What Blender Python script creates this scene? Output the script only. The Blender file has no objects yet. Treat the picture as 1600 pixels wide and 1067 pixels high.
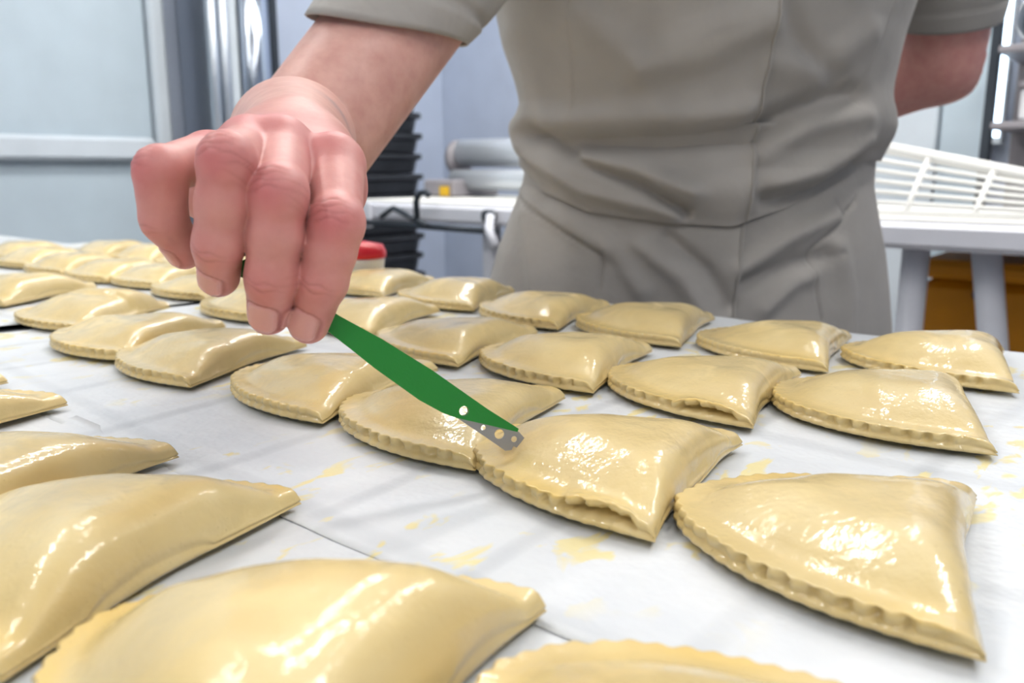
import bpy, math, random
import numpy as np

rng = np.random.default_rng(7)
random.seed(7)
scene = bpy.context.scene
C = scene.collection

# ---------------------------------------------------------------- camera, world, lights, exposure
CAM_Z = 1.03
PITCH = math.radians(11.5)
cam_d = bpy.data.cameras.new('camera')
cam_d.sensor_width = 36.0
cam_d.lens = 1333.0 / 1600.0 * 36.0
cam_d.clip_start = 0.01
cam_d.dof.use_dof = True
cam_d.dof.focus_distance = 0.40
cam_d.dof.aperture_fstop = 10.5
cam = bpy.data.objects.new('camera', cam_d)
cam.location = (0, 0, CAM_Z)
cam.rotation_euler = (math.pi / 2 - PITCH, 0, 0)
C.objects.link(cam)
scene.camera = cam

world = bpy.data.worlds.new('world')
scene.world = world
world.use_nodes = True
world.node_tree.nodes['Background'].inputs[0].default_value = (0.80, 0.90, 1.0, 1)
world.node_tree.nodes['Background'].inputs[1].default_value = 0.30

LAMP_STRENGTH = 47.0
WINDOW_STRENGTH = 7.0
scene.view_settings.view_transform = 'Standard'
scene.view_settings.look = 'None'
scene.view_settings.gamma = 1.0
scene.view_settings.use_curve_mapping = False
scene.view_settings.exposure = 0.0
scene.cycles.use_denoising = True
scene.cycles.sample_clamp_indirect = 6.0
scene.cycles.max_bounces = 5
scene.cycles.diffuse_bounces = 2
scene.cycles.glossy_bounces = 3
scene.cycles.adaptive_threshold = 0.05
scene.cycles.caustics_reflective = False
scene.cycles.caustics_refractive = False

# ---------------------------------------------------------------- frames of reference
# the room (tables, bench, walls) stands at an angle to the camera: X along the work table, Y across it
TR = math.radians(-39.7)
RC, RS = math.cos(TR), math.sin(TR)
def room(X, Y, Z=0.0):
    return (X * RC - Y * RS, X * RS + Y * RC, Z)
cp, sp = math.cos(PITCH), math.sin(PITCH)
def at(px, py, Y):
    """world point seen at photo pixel px,py that lies at the real distance Y in front of the camera"""
    a = (px - 800.0) / 1333.0
    b = (533.5 - py) / 1333.0
    t = Y / (cp + sp * b)
    return np.array([a * t, Y, CAM_Z + (-sp + cp * b) * t])

# ---------------------------------------------------------------- materials
def lin(r, g, b):
    f = lambda c: (c / 255 / 12.92) if c / 255 <= 0.04045 else ((c / 255 + 0.055) / 1.055) ** 2.4
    return (f(r), f(g), f(b), 1.0)
class NT:
    def __init__(s, name):
        s.m = bpy.data.materials.new(name); s.m.use_nodes = True
        s.t = s.m.node_tree; s.b = s.t.nodes['Principled BSDF']
    def n(s, typ, **kw):
        nd = s.t.nodes.new(typ)
        for k, v in kw.items():
            if k.startswith('i_'):
                nd.inputs[int(k[2:]) if k[2:].isdigit() else k[2:].replace('_', ' ')].default_value = v
            else:
                setattr(nd, k, v)
        return nd
    def l(s, a, b): s.t.links.new(a, b)
    def set(s, **kw):
        for k, v in kw.items(): s.b.inputs[k.replace('_', ' ')].default_value = v
        return s
    def noise(s, scale, detail=3, rough=0.5, coord=None, dist=0.0):
        n = s.n('ShaderNodeTexNoise'); n.inputs['Scale'].default_value = scale
        n.inputs['Detail'].default_value = detail; n.inputs['Roughness'].default_value = rough
        n.inputs['Distortion'].default_value = dist
        if coord is not None: s.l(coord, n.inputs['Vector'])
        return n
    def ramp(s, fac, stops):
        r = s.n('ShaderNodeValToRGB'); e = r.color_ramp.elements
        while len(e) < len(stops): e.new(0.5)
        for k, (p, c) in enumerate(stops):
            e[k].position = p; e[k].color = c if len(c) == 4 else (*c, 1)
        s.l(fac, r.inputs['Fac']); return r
    def mix(s, fac, a, b, mode='MIX'):
        m = s.n('ShaderNodeMix', data_type='RGBA', blend_type=mode)
        for sock, v in ((m.inputs[0], fac), (m.inputs[6], a), (m.inputs[7], b)):
            if hasattr(v, 'is_output'): s.l(v, sock)
            else: sock.default_value = v
        return m.outputs[2]
    def math(s, op, a, b=0.0, clamp=False):
        m = s.n('ShaderNodeMath', operation=op); m.use_clamp = clamp
        for k, v in ((0, a), (1, b)):
            if hasattr(v, 'is_output'): s.l(v, m.inputs[k])
            else: m.inputs[k].default_value = v
        return m.outputs[0]
    def bump(s, h, strength, dist, prev=None):
        b = s.n('ShaderNodeBump'); b.inputs['Strength'].default_value = strength
        b.inputs['Distance'].default_value = dist; s.l(h, b.inputs['Height'])
        if prev is not None: s.l(prev, b.inputs['Normal'])
        return b.outputs[0]
    def coord(s, kind='Object'): return s.n('ShaderNodeTexCoord').outputs[kind]
    def geo(s): return s.n('ShaderNodeNewGeometry').outputs['Position']

def plain(name, col, rough=0.5, metal=0.0, bump=0.0, bscale=200, vary=0.06, coat=0.0):
    m = NT(name); m.set(Roughness=rough, Metallic=metal)
    if coat: m.b.inputs['Coat Weight'].default_value = coat
    g = m.geo(); n = m.noise(9, 2, coord=g)
    d = tuple(c * (1 - vary * 2.2) for c in col[:3]) + (1,)
    h = tuple(min(1, c * (1 + vary)) for c in col[:3]) + (1,)
    r = m.ramp(n.outputs['Fac'], [(0.3, d), (0.7, h)]); m.l(r.outputs[0], m.b.inputs['Base Color'])
    if bump:
        f = m.noise(bscale, 3, coord=g); m.l(m.bump(f.outputs['Fac'], bump, 0.002), m.b.inputs['Normal'])
    return m.m

def mat_dough():
    m = NT('dough_egg_washed'); g = m.geo()
    oi = m.n('ShaderNodeObjectInfo')
    at_ = m.n('ShaderNodeAttribute', attribute_name='wash')          # thick egg wash gathered on the flat rim
    n1 = m.noise(28, 2, coord=g); n2 = m.noise(140, 2, coord=g); n3 = m.noise(900, 0, coord=g)
    base = m.ramp(n1.outputs['Fac'], [(0.25, lin(211, 186, 127)), (0.55, lin(221, 198, 141)), (0.8, lin(229, 209, 158))])
    c1 = m.mix(m.math('MULTIPLY', at_.outputs['Fac'], 0.8), base.outputs[0], lin(228, 194, 108))
    dots = m.ramp(n3.outputs['Fac'], [(0.13, (1, 1, 1)), (0.16, (0, 0, 0))])
    c2 = m.mix(m.math('MULTIPLY', dots.outputs[0], 0.35), c1, lin(150, 120, 70))
    hue = m.n('ShaderNodeHueSaturation'); m.l(c2, hue.inputs['Color'])
    m.l(m.math('ADD', m.math('MULTIPLY', oi.outputs['Random'], 0.12), 0.94), hue.inputs['Value'])
    m.l(hue.outputs[0], m.b.inputs['Base Color'])
    m.set(Roughness=0.42)
    # brushed egg wash: glossy film with dry patches
    wet = m.ramp(m.noise(34, 3, 0.6, coord=g, dist=0.6).outputs['Fac'], [(0.33, (0.25, 0.25, 0.25)), (0.48, (1, 1, 1))])
    m.l(wet.outputs[0], m.b.inputs['Coat Weight'])
    m.b.inputs['Coat Roughness'].default_value = 0.045
    m.b.inputs['Coat IOR'].default_value = 1.42
    b1 = m.bump(n2.outputs['Fac'], 0.13, 0.0022)
    b2 = m.bump(m.noise(420, 2, coord=g).outputs['Fac'], 0.22, 0.0008, b1)
    m.l(b2, m.b.inputs['Normal']); m.l(b2, m.b.inputs['Coat Normal'])
    return m.m

def mat_paper():
    m = NT('parchment_wet'); g = m.geo()
    mp = m.n('ShaderNodeMapping'); mp.inputs['Rotation'].default_value = (0, 0, -TR); m.l(g, mp.inputs['Vector'])
    v = mp.outputs[0]
    base = m.ramp(m.noise(14, 5, 0.6, coord=v).outputs['Fac'], [(0.3, lin(206, 211, 218)), (0.7, lin(224, 227, 231))])
    # baking sheet showing through as soft grey bands
    def bands(axis, scale, dist):
        w = m.n('ShaderNodeTexWave', wave_type='BANDS', bands_direction=axis)
        w.inputs['Scale'].default_value = scale; w.inputs['Distortion'].default_value = dist
        w.inputs['Detail'].default_value = 0; w.inputs['Detail Scale'].default_value = 1.2
        m.l(v, w.inputs['Vector'])
        return m.ramp(w.outputs['Fac'], [(0.0, (1, 1, 1)), (0.05, (0, 0, 0))]).outputs[0]
    grey = m.math('ADD', m.math('MULTIPLY', bands('X', 3.6, 1.6), 0.38), m.math('MULTIPLY', bands('Y', 3.1, 1.8), 0.30))
    grey = m.math('MULTIPLY', grey, m.noise(11, 2, coord=v).outputs['Fac'])
    c1 = m.mix(grey, base.outputs[0], lin(128, 134, 142))
    # egg wash brush marks and drips
    mp2 = m.n('ShaderNodeMapping'); mp2.inputs['Scale'].default_value = (1.0, 0.55, 1); mp2.inputs['Rotation'].default_value = (0, 0, 0.5)
    m.l(v, mp2.inputs['Vector'])
    eg = m.ramp(m.noise(62, 3, 0.55, coord=mp2.outputs[0], dist=0.5).outputs['Fac'], [(0.575, (0, 0, 0)), (0.635, (1, 1, 1))])
    zone = m.ramp(m.noise(7, 2, coord=v).outputs['Fac'], [(0.38, (0, 0, 0)), (0.53, (1, 1, 1))])
    egf = m.math('MULTIPLY', eg.outputs[0], zone.outputs[0])
    c2 = m.mix(m.math('MULTIPLY', egf, 0.68), c1, lin(243, 224, 134))
    m.l(c2, m.b.inputs['Base Color'])
    wet = m.ramp(m.noise(16, 2, 0.5, coord=v).outputs['Fac'], [(0.35, (0.48, 0.48, 0.48)), (0.75, (0.28, 0.28, 0.28))])
    m.l(wet.outputs[0], m.b.inputs['Roughness'])
    m.l(m.math('MULTIPLY', egf, 0.45), m.b.inputs['Coat Weight'])
    m.b.inputs['Coat Roughness'].default_value = 0.05
    m.b.inputs['Specular IOR Level'].default_value = 0.42
    b1 = m.bump(m.noise(48, 3, 0.6, coord=v).outputs['Fac'], 0.34, 0.004)
    b2 = m.bump(m.noise(330, 2, coord=v).outputs['Fac'], 0.10, 0.001, b1)
    m.l(b2, m.b.inputs['Normal'])
    return m.m

def mat_skin():
    m = NT('skin'); g = m.geo()
    red = m.n('ShaderNodeAttribute', attribute_name='redness'); nail = m.n('ShaderNodeAttribute', attribute_name='nail')
    crease = m.n('ShaderNodeAttribute', attribute_name='crease'); ink = m.n('ShaderNodeAttribute', attribute_name='ink')
    n1 = m.noise(70, 4, 0.6, coord=g)
    base = m.ramp(n1.outputs['Fac'], [(0.3, lin(204, 152, 142)), (0.7, lin(220, 174, 163))])
    c = m.mix(red.outputs['Fac'], base.outputs[0], lin(200, 96, 106))
    c = m.mix(m.math('MULTIPLY', crease.outputs['Fac'], 0.6), c, lin(132, 54, 52))
    c = m.mix(m.math('MULTIPLY', m.math('MULTIPLY', ink.outputs['Fac'], m.noise(160, 3, coord=g).outputs['Fac']), 0.8), c, lin(96, 102, 122))
    c = m.mix(m.math('MULTIPLY', nail.outputs['Fac'], 0.9), c, lin(222, 166, 162))
    m.l(c, m.b.inputs['Base Color'])
    m.l(m.math('SUBTRACT', 0.45, m.math('MULTIPLY', nail.outputs['Fac'], 0.2)), m.b.inputs['Roughness'])
    m.b.inputs['Subsurface Weight'].default_value = 0.18
    m.b.inputs['Subsurface Radius'].default_value = (0.008, 0.003, 0.0018)
    m.b.inputs['Subsurface Scale'].default_value = 0.5
    vo = m.n('ShaderNodeTexVoronoi', feature='DISTANCE_TO_EDGE'); vo.inputs['Scale'].default_value = 900; m.l(g, vo.inputs['Vector'])
    b1 = m.bump(vo.outputs['Distance'], 0.10, 0.0004)
    b2 = m.bump(m.noise(260, 2, coord=g).outputs['Fac'], 0.14, 0.001, b1)
    m.l(b2, m.b.inputs['Normal'])
    return m.m

def mat_cloth(name, col):
    m = NT(name); g = m.geo()
    n = m.noise(16, 4, coord=g)
    d = tuple(c * 0.88 for c in col[:3]) + (1,)
    r = m.ramp(n.outputs['Fac'], [(0.3, d), (0.7, col)]); m.l(r.outputs[0], m.b.inputs['Base Color'])
    m.set(Roughness=0.72)
    m.b.inputs['Sheen Weight'].default_value = 0.15
    w = m.noise(1500, 2, coord=g); b1 = m.bump(w.outputs['Fac'], 0.22, 0.0006)
    b2 = m.bump(m.noise(45, 2, 0.55, coord=g).outputs['Fac'], 0.25, 0.006, b1)
    m.l(b2, m.b.inputs['Normal'])
    return m.m

def emit(name, col, strength):
    m = bpy.data.materials.new(name); m.use_nodes = True
    nt = m.node_tree; nt.nodes.remove(nt.nodes['Principled BSDF'])
    e = nt.nodes.new('ShaderNodeEmission'); e.inputs[0].default_value = col; e.inputs[1].default_value = strength
    nt.links.new(e.outputs[0], nt.nodes['Material Output'].inputs[0])
    return m

def mat_brushed(name, col, rough):
    m = NT(name); g = m.geo(); m.set(Metallic=1.0, Roughness=rough); m.b.inputs['Base Color'].default_value = col
    mp = m.n('ShaderNodeMapping'); mp.inputs['Scale'].default_value = (3, 3, 60); m.l(g, mp.inputs['Vector'])
    m.l(m.bump(m.noise(12, 3, coord=mp.outputs[0]).outputs['Fac'], 0.06, 0.002), m.b.inputs['Normal'])
    return m.m

M = dict(
    dough=mat_dough(), paper=mat_paper(), skin=mat_skin(),
    cloth=mat_cloth('tunic_twill', lin(165, 161, 157)), seam=mat_cloth('seam_thread', lin(112, 110, 104)),
    table=plain('white_laminate', lin(222, 226, 230), 0.35), tray=plain('dark_steel_sheet', lin(74, 76, 80), 0.45, 0.5),
    panel=plain('cold_room_panel', lin(196, 212, 224), 0.4, vary=0.02), panel_b=plain('blue_white_wall', lin(196, 208, 230), 0.5, vary=0.02),
    rail=plain('white_rail', lin(214, 224, 234), 0.4, vary=0.02), floor=plain('floor_resin', lin(168, 166, 166), 0.4, bump=0.1),
    ceil=plain('ceiling_white', lin(232, 234, 236), 0.7, vary=0.02),
    steel=mat_brushed('stainless_steel', lin(200, 206, 214), 0.3), chrome=mat_brushed('polished_steel', lin(190, 198, 210), 0.14),
    enamel=plain('machine_enamel', lin(226, 228, 238), 0.35, vary=0.03), belt=plain('conveyor_belt', lin(240, 240, 236), 0.6, vary=0.02),
    black=plain('black_tray_plastic', lin(46, 48, 54), 0.45, vary=0.2), dark=plain('dark_metal', lin(64, 70, 78), 0.4, 0.6),
    orange=plain('orange_plastic', lin(226, 146, 14), 0.5, vary=0.05), red=plain('red_plastic', lin(206, 24, 42), 0.35),
    tub=plain('white_plastic', lin(232, 232, 236), 0.35), blue=plain('blue_plastic', lin(92, 138, 190), 0.4),
    green=plain('green_plastic', lin(30, 134, 48), 0.42, vary=0.03, bump=0.05, bscale=900), blade=mat_brushed('razor_steel', lin(176, 174, 170), 0.36),
    grille=plain('white_wire', lin(240, 240, 238), 0.4, vary=0.02), shelfm=plain('shelf_grey', lin(150, 146, 152), 0.5), yellow=plain('yellow_sticker', lin(226, 180, 30), 0.5),
    roll=plain('roll_steel', lin(206, 212, 220), 0.3, 0.35, vary=0.02),
    lamp=emit('lamp_diffuser', (1.0, 0.97, 0.92, 1), LAMP_STRENGTH), sky=emit('daylight_pane', (0.62, 0.80, 1.0, 1), WINDOW_STRENGTH),
)

# ---------------------------------------------------------------- mesh helpers
def mesh(name, v, f, mat, parent=None, smooth=True):
    me = bpy.data.meshes.new(name)
    v = np.asarray(v, dtype=np.float64).reshape(-1, 3)
    me.from_pydata(v.tolist() if len(v) < 60000 else [], [], [] if len(v) >= 60000 else [tuple(int(i) for i in q) for q in f])
    if len(v) >= 60000:
        f = np.asarray(f, dtype=np.int32)
        me.vertices.add(len(v)); me.vertices.foreach_set('co', v.astype(np.float32).ravel())
        me.loops.add(f.size); me.loops.foreach_set('vertex_index', f.ravel())
        me.polygons.add(len(f)); me.polygons.foreach_set('loop_start', np.arange(0, f.size, f.shape[1], dtype=np.int32))
    me.update(calc_edges=True)
    me.polygons.foreach_set('use_smooth', [smooth] * len(me.polygons))
    me.materials.append(mat)
    me.validate()
    o = bpy.data.objects.new(name, me); C.objects.link(o)
    if parent is not None:
        o.parent = parent
    return o
def empty(name, loc=(0, 0, 0)):
    o = bpy.data.objects.new(name, None); o.location = loc; C.objects.link(o); return o
def tag(o, label, cat, group=None, kind=None):
    o['label'] = label
    if cat: o['category'] = cat
    if group: o['group'] = group
    if kind: o['kind'] = kind
    return o
def struct(o, label=None):
    o['kind'] = 'structure'
    if label: o['label'] = label
    return o
class MB:
    """collects simple solids of ONE piece in room or world coordinates"""
    def __init__(s, rm=False): s.v = []; s.f = []; s.rm = rm
    def add(s, v, f):
        k = len(s.v); s.v += [tuple(map(float, p)) for p in v]; s.f += [tuple(i + k for i in q) for q in f]; return s
    def box(s, x0, x1, y0, y1, z0, z1, bev=0.0):
        if bev <= 0:
            v = [(x, y, z) for z in (z0, z1) for y in (y0, y1) for x in (x0, x1)]
            f = [(0, 2, 3, 1), (4, 5, 7, 6), (0, 1, 5, 4), (2, 6, 7, 3), (0, 4, 6, 2), (1, 3, 7, 5)]
            return s.add(v, f)
        rings = []
        for z, i in ((z0, bev), (z0 + bev, 0), (z1 - bev, 0), (z1, bev)):
            a, b, c, d = x0 + i, x1 - i, y0 + i, y1 - i; e = bev
            rings.append([(a + e, c, z), (b - e, c, z), (b, c + e, z), (b, d - e, z), (b - e, d, z), (a + e, d, z), (a, d - e, z), (a, c + e, z)])
        v = sum(rings, []); f = []
        for k in range(3):
            for j in range(8):
                f.append((k * 8 + j, k * 8 + (j + 1) % 8, k * 8 + 8 + (j + 1) % 8, k * 8 + 8 + j))
        f.append(tuple(range(7, -1, -1))); f.append(tuple(range(24, 32)))
        return s.add(v, f)
    def tube(s, pts, r, n=10, cap=True):
        pts = [np.array(p, float) for p in pts]; rr = r if isinstance(r, (list, tuple)) else [r] * len(pts)
        v = []; f = []
        up = None
        for i, p in enumerate(pts):
            t = pts[min(i + 1, len(pts) - 1)] - pts[max(i - 1, 0)]; t = t / (np.linalg.norm(t) + 1e-12)
            if up is None:
                h = np.array([0, 0, 1.0]) if abs(t[2]) < 0.9 else np.array([1.0, 0, 0])
                up = np.cross(t, h); up /= np.linalg.norm(up)
            up = up - t * (up @ t); up /= np.linalg.norm(up); w = np.cross(t, up)
            for k in range(n):
                a = 2 * math.pi * k / n; v.append(p + rr[i] * (math.cos(a) * up + math.sin(a) * w))
        for i in range(len(pts) - 1):
            for k in range(n):
                f.append((i * n + k, i * n + (k + 1) % n, i * n + n + (k + 1) % n, i * n + n + k))
        if cap:
            f.append(tuple(range(n - 1, -1, -1))); f.append(tuple(range((len(pts) - 1) * n, len(pts) * n)))
        return s.add(v, f)
    def lathe(s, prof, c, n=28):
        v = []; f = []
        for (r, z) in prof:
            for k in range(n):
                a = 2 * math.pi * k / n; v.append((c[0] + r * math.cos(a), c[1] + r * math.sin(a), c[2] + z))
        for i in range(len(prof) - 1):
            for k in range(n):
                f.append((i * n + k, i * n + (k + 1) % n, i * n + n + (k + 1) % n, i * n + n + k))
        f.append(tuple(range(n - 1, -1, -1))); f.append(tuple(range((len(prof) - 1) * n, len(prof) * n)))
        return s.add(v, f)
    def build(s, name, mat, parent=None, smooth=False):
        v = [room(*p) for p in s.v] if s.rm else s.v
        if parent is not None:
            o3 = np.array(parent.location) if parent.parent is None else np.array(parent.location) + np.array(parent.parent.location)
            v = np.array(v) - o3
        return mesh(name, v, s.f, mat, parent, smooth)

# ---------------------------------------------------------------- the room
CEIL_Z = 2.75
XL, XR, YB, YN = -2.87, 2.6, 2.95, -2.6
struct(MB(True).box(XL - .1, XR + .1, YN, YB + .1, -0.1, 0).build('floor', M['floor']))
struct(MB(True).box(XL - .1, XR + .1, YN, YB + .1, CEIL_Z, CEIL_Z + .1).build('ceiling', M['ceil']))
struct(MB(True).box(XL, XR, YB, YB + .1, 0, CEIL_Z).build('wall_back', M['panel_b']))
struct(MB(True).box(XL - .1, XL, YN, YB, 0, CEIL_Z).build('wall_left', M['panel_b']))
struct(MB(True).box(XR, XR + .1, YN, YB, 0, CEIL_Z).build('wall_right', M['panel_b']))

# cold-room door on the left wall with a bumper rail
d1 = struct(MB(True).box(XL + .001, XL + .06, -0.6, 1.50, 0.02, CEIL_Z - .02, .008).build('door_1', M['panel']))
t1 = struct(MB(True).box(XL + .001, XL + .085, 1.505, 1.56, 0.02, CEIL_Z - .02, .012).build('trim_1', M['rail']))
struct(MB(True).box(XL + .0605, XL + .10, -0.6, 1.49, 1.052, 1.128, .012).build('trim_2', M['rail']))

# ceiling lights
def ceiling_light(X, Y, lx, ly, label):
    o = empty('ceiling_light', room(X, Y, CEIL_Z)); tag(o, label, 'lamp', 'ceiling lights')
    MB(True).box(X - lx / 2 - .02, X + lx / 2 + .02, Y - ly / 2 - .02, Y + ly / 2 + .02, CEIL_Z - .055, CEIL_Z - .012, .006).build('housing', M['enamel'], o)
    MB(True).box(X - lx / 2, X + lx / 2, Y - ly / 2, Y + ly / 2, CEIL_Z - .060, CEIL_Z - .0555).build('diffuser', M['lamp'], o)
LIGHTS = [(-1.55, 1.35, 'above the aisle, nearest the cold-room door'), (-0.75, 1.35, 'above the aisle behind the person'), (0.35, 1.35, 'above the aisle at the right'),
          (-1.6, -0.1, 'over the far end of the work table'), (-1.75, 2.35, 'added to light the back wall beyond the bench'), (-0.4, 2.35, 'added to light the back wall above the bench'), (1.0, -0.1, 'over the right end of the work table'),  # the two lamps by the back wall are added to brighten it
          (-0.9, -1.5, 'behind the camera on the left'), (0.9, -1.5, 'behind the camera on the right')]
for X, Y, w in LIGHTS:
    ceiling_light(X, Y, 0.10, 0.95, 'long white ceiling light ' + w)

# ---------------------------------------------------------------- work table, baking sheets, parchment
TABLE_Z = 0.889            # laminate top; the parchment lies at about PAPER_Z
PAPER_Z = 0.9005
tb = empty('work_table', room(-0.9, 0.1, 0)); tag(tb, 'long white work table the pastries are laid out on', 'table')
MB(True).box(-3.6 + 0.9, 0.9, -0.9, 0.716, TABLE_Z - .04, TABLE_Z, .006).build('table_top', M['table'], tb)
for X in (-2.6, 0.75):
    for Y in (-0.82, 0.63):
        MB(True).box(X - .03, X + .03, Y - .03, Y + .03, 0, TABLE_Z - .041, .004).build('leg', M['steel'], tb)

def tray(x0, x1, y0, y1, label):
    o = empty('baking_sheet', room((x0 + x1) / 2, (y0 + y1) / 2, TABLE_Z + .0005)); tag(o, label, 'tray', 'baking sheets on the work table')
    z = TABLE_Z + .0008
    MB(True).box(x0, x1, y0, y1, z, z + .005, .0015).build('sheet', M['tray'], o)
    b = MB(True)
    for a in ((x0, y0, x1, y0), (x0, y1, x1, y1), (x0, y0, x0, y1), (x1, y0, x1, y1)):
        b.tube([(a[0], a[1], z + .0042), (a[2], a[3], z + .0042)], .0014, 8)
    b.build('rolled_rim', M['tray'], o, True)
tray(-0.765, 0.050, 0.196, 0.700, 'large baking sheet under the middle three rows of turnovers')
tray(-0.765, 0.050, -0.330, 0.184, 'baking sheet nearest the camera under the foreground turnovers')
tray(-1.590, -0.778, 0.205, 0.705, 'baking sheet at the far left end of the table')

def waves(n, seed, smin, smax):
    r = np.random.default_rng(seed)
    k = np.exp(r.uniform(np.log(smin), np.log(smax), n)); a = r.uniform(0, 2 * np.pi, n); p = r.uniform(0, 2 * np.pi, n)
    def f(x, y):
        o = 0 * x
        for i in range(n):
            o = o + np.sin((x * np.cos(a[i]) + y * np.sin(a[i])) * 2 * np.pi / k[i] + p[i]) * (k[i] / smax) ** 0.8
        return o / math.sqrt(n)
    return f
def paper(x0, x1, y0, y1, label, seed, curl=()):
    nx, ny = int((x1 - x0) / .006), int((y1 - y0) / .006)
    X, Y = np.meshgrid(np.linspace(x0, x1, nx), np.linspace(y0, y1, ny), indexing='ij')
    f = waves(14, seed, .03, .16); g = waves(5, seed + 9, .10, .3)
    Z = PAPER_Z - .0029 + .0011 * np.tanh((.00055 * f(X, Y) + .0004 * g(X, Y)) / .0011)
    for (side, h, w) in curl:                                   # sheet edges that stand up a little
        dist = {'x1': x1 - X, 'x0': X - x0, 'y0': Y - y0, 'y1': y1 - Y}[side]
        tt = np.clip(1 - dist / w, 0, 1); Z = Z + h * tt ** 2 * (0.6 + 0.4 * np.sin((X + Y) * 23 + seed))
    ex = 0.0022 * np.sin(Y * 37 + seed); X = X + ex
    P = np.stack([X, Y, Z], -1).reshape(-1, 3); P = np.array([room(*p) for p in P])
    i = np.arange((nx - 1) * ny).reshape(nx - 1, ny)[:, :-1].ravel()
    top = np.stack([i, i + ny, i + ny + 1, i + 1], 1)
    o = mesh('parchment_sheet', P, top, M['paper'])
    md = o.modifiers.new('thickness', 'SOLIDIFY'); md.thickness = .0003; md.offset = -1
    return tag(o, label, 'paper', 'parchment sheets')
paper(-0.757, 0.120, 0.181, 0.708, 'wet white parchment under the middle three rows of turnovers', 3, (('x0', .003, .03), ('y0', .0003, .02)))
paper(-0.770, 0.120, -0.340, 0.193, 'egg-smeared white parchment under the foreground turnovers', 5, (('y1', -.0010, .02),))
paper(-1.585, -0.784, 0.200, 0.700, 'white parchment at the far left end of the table', 8, (('x1', .002, .02),))

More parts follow.
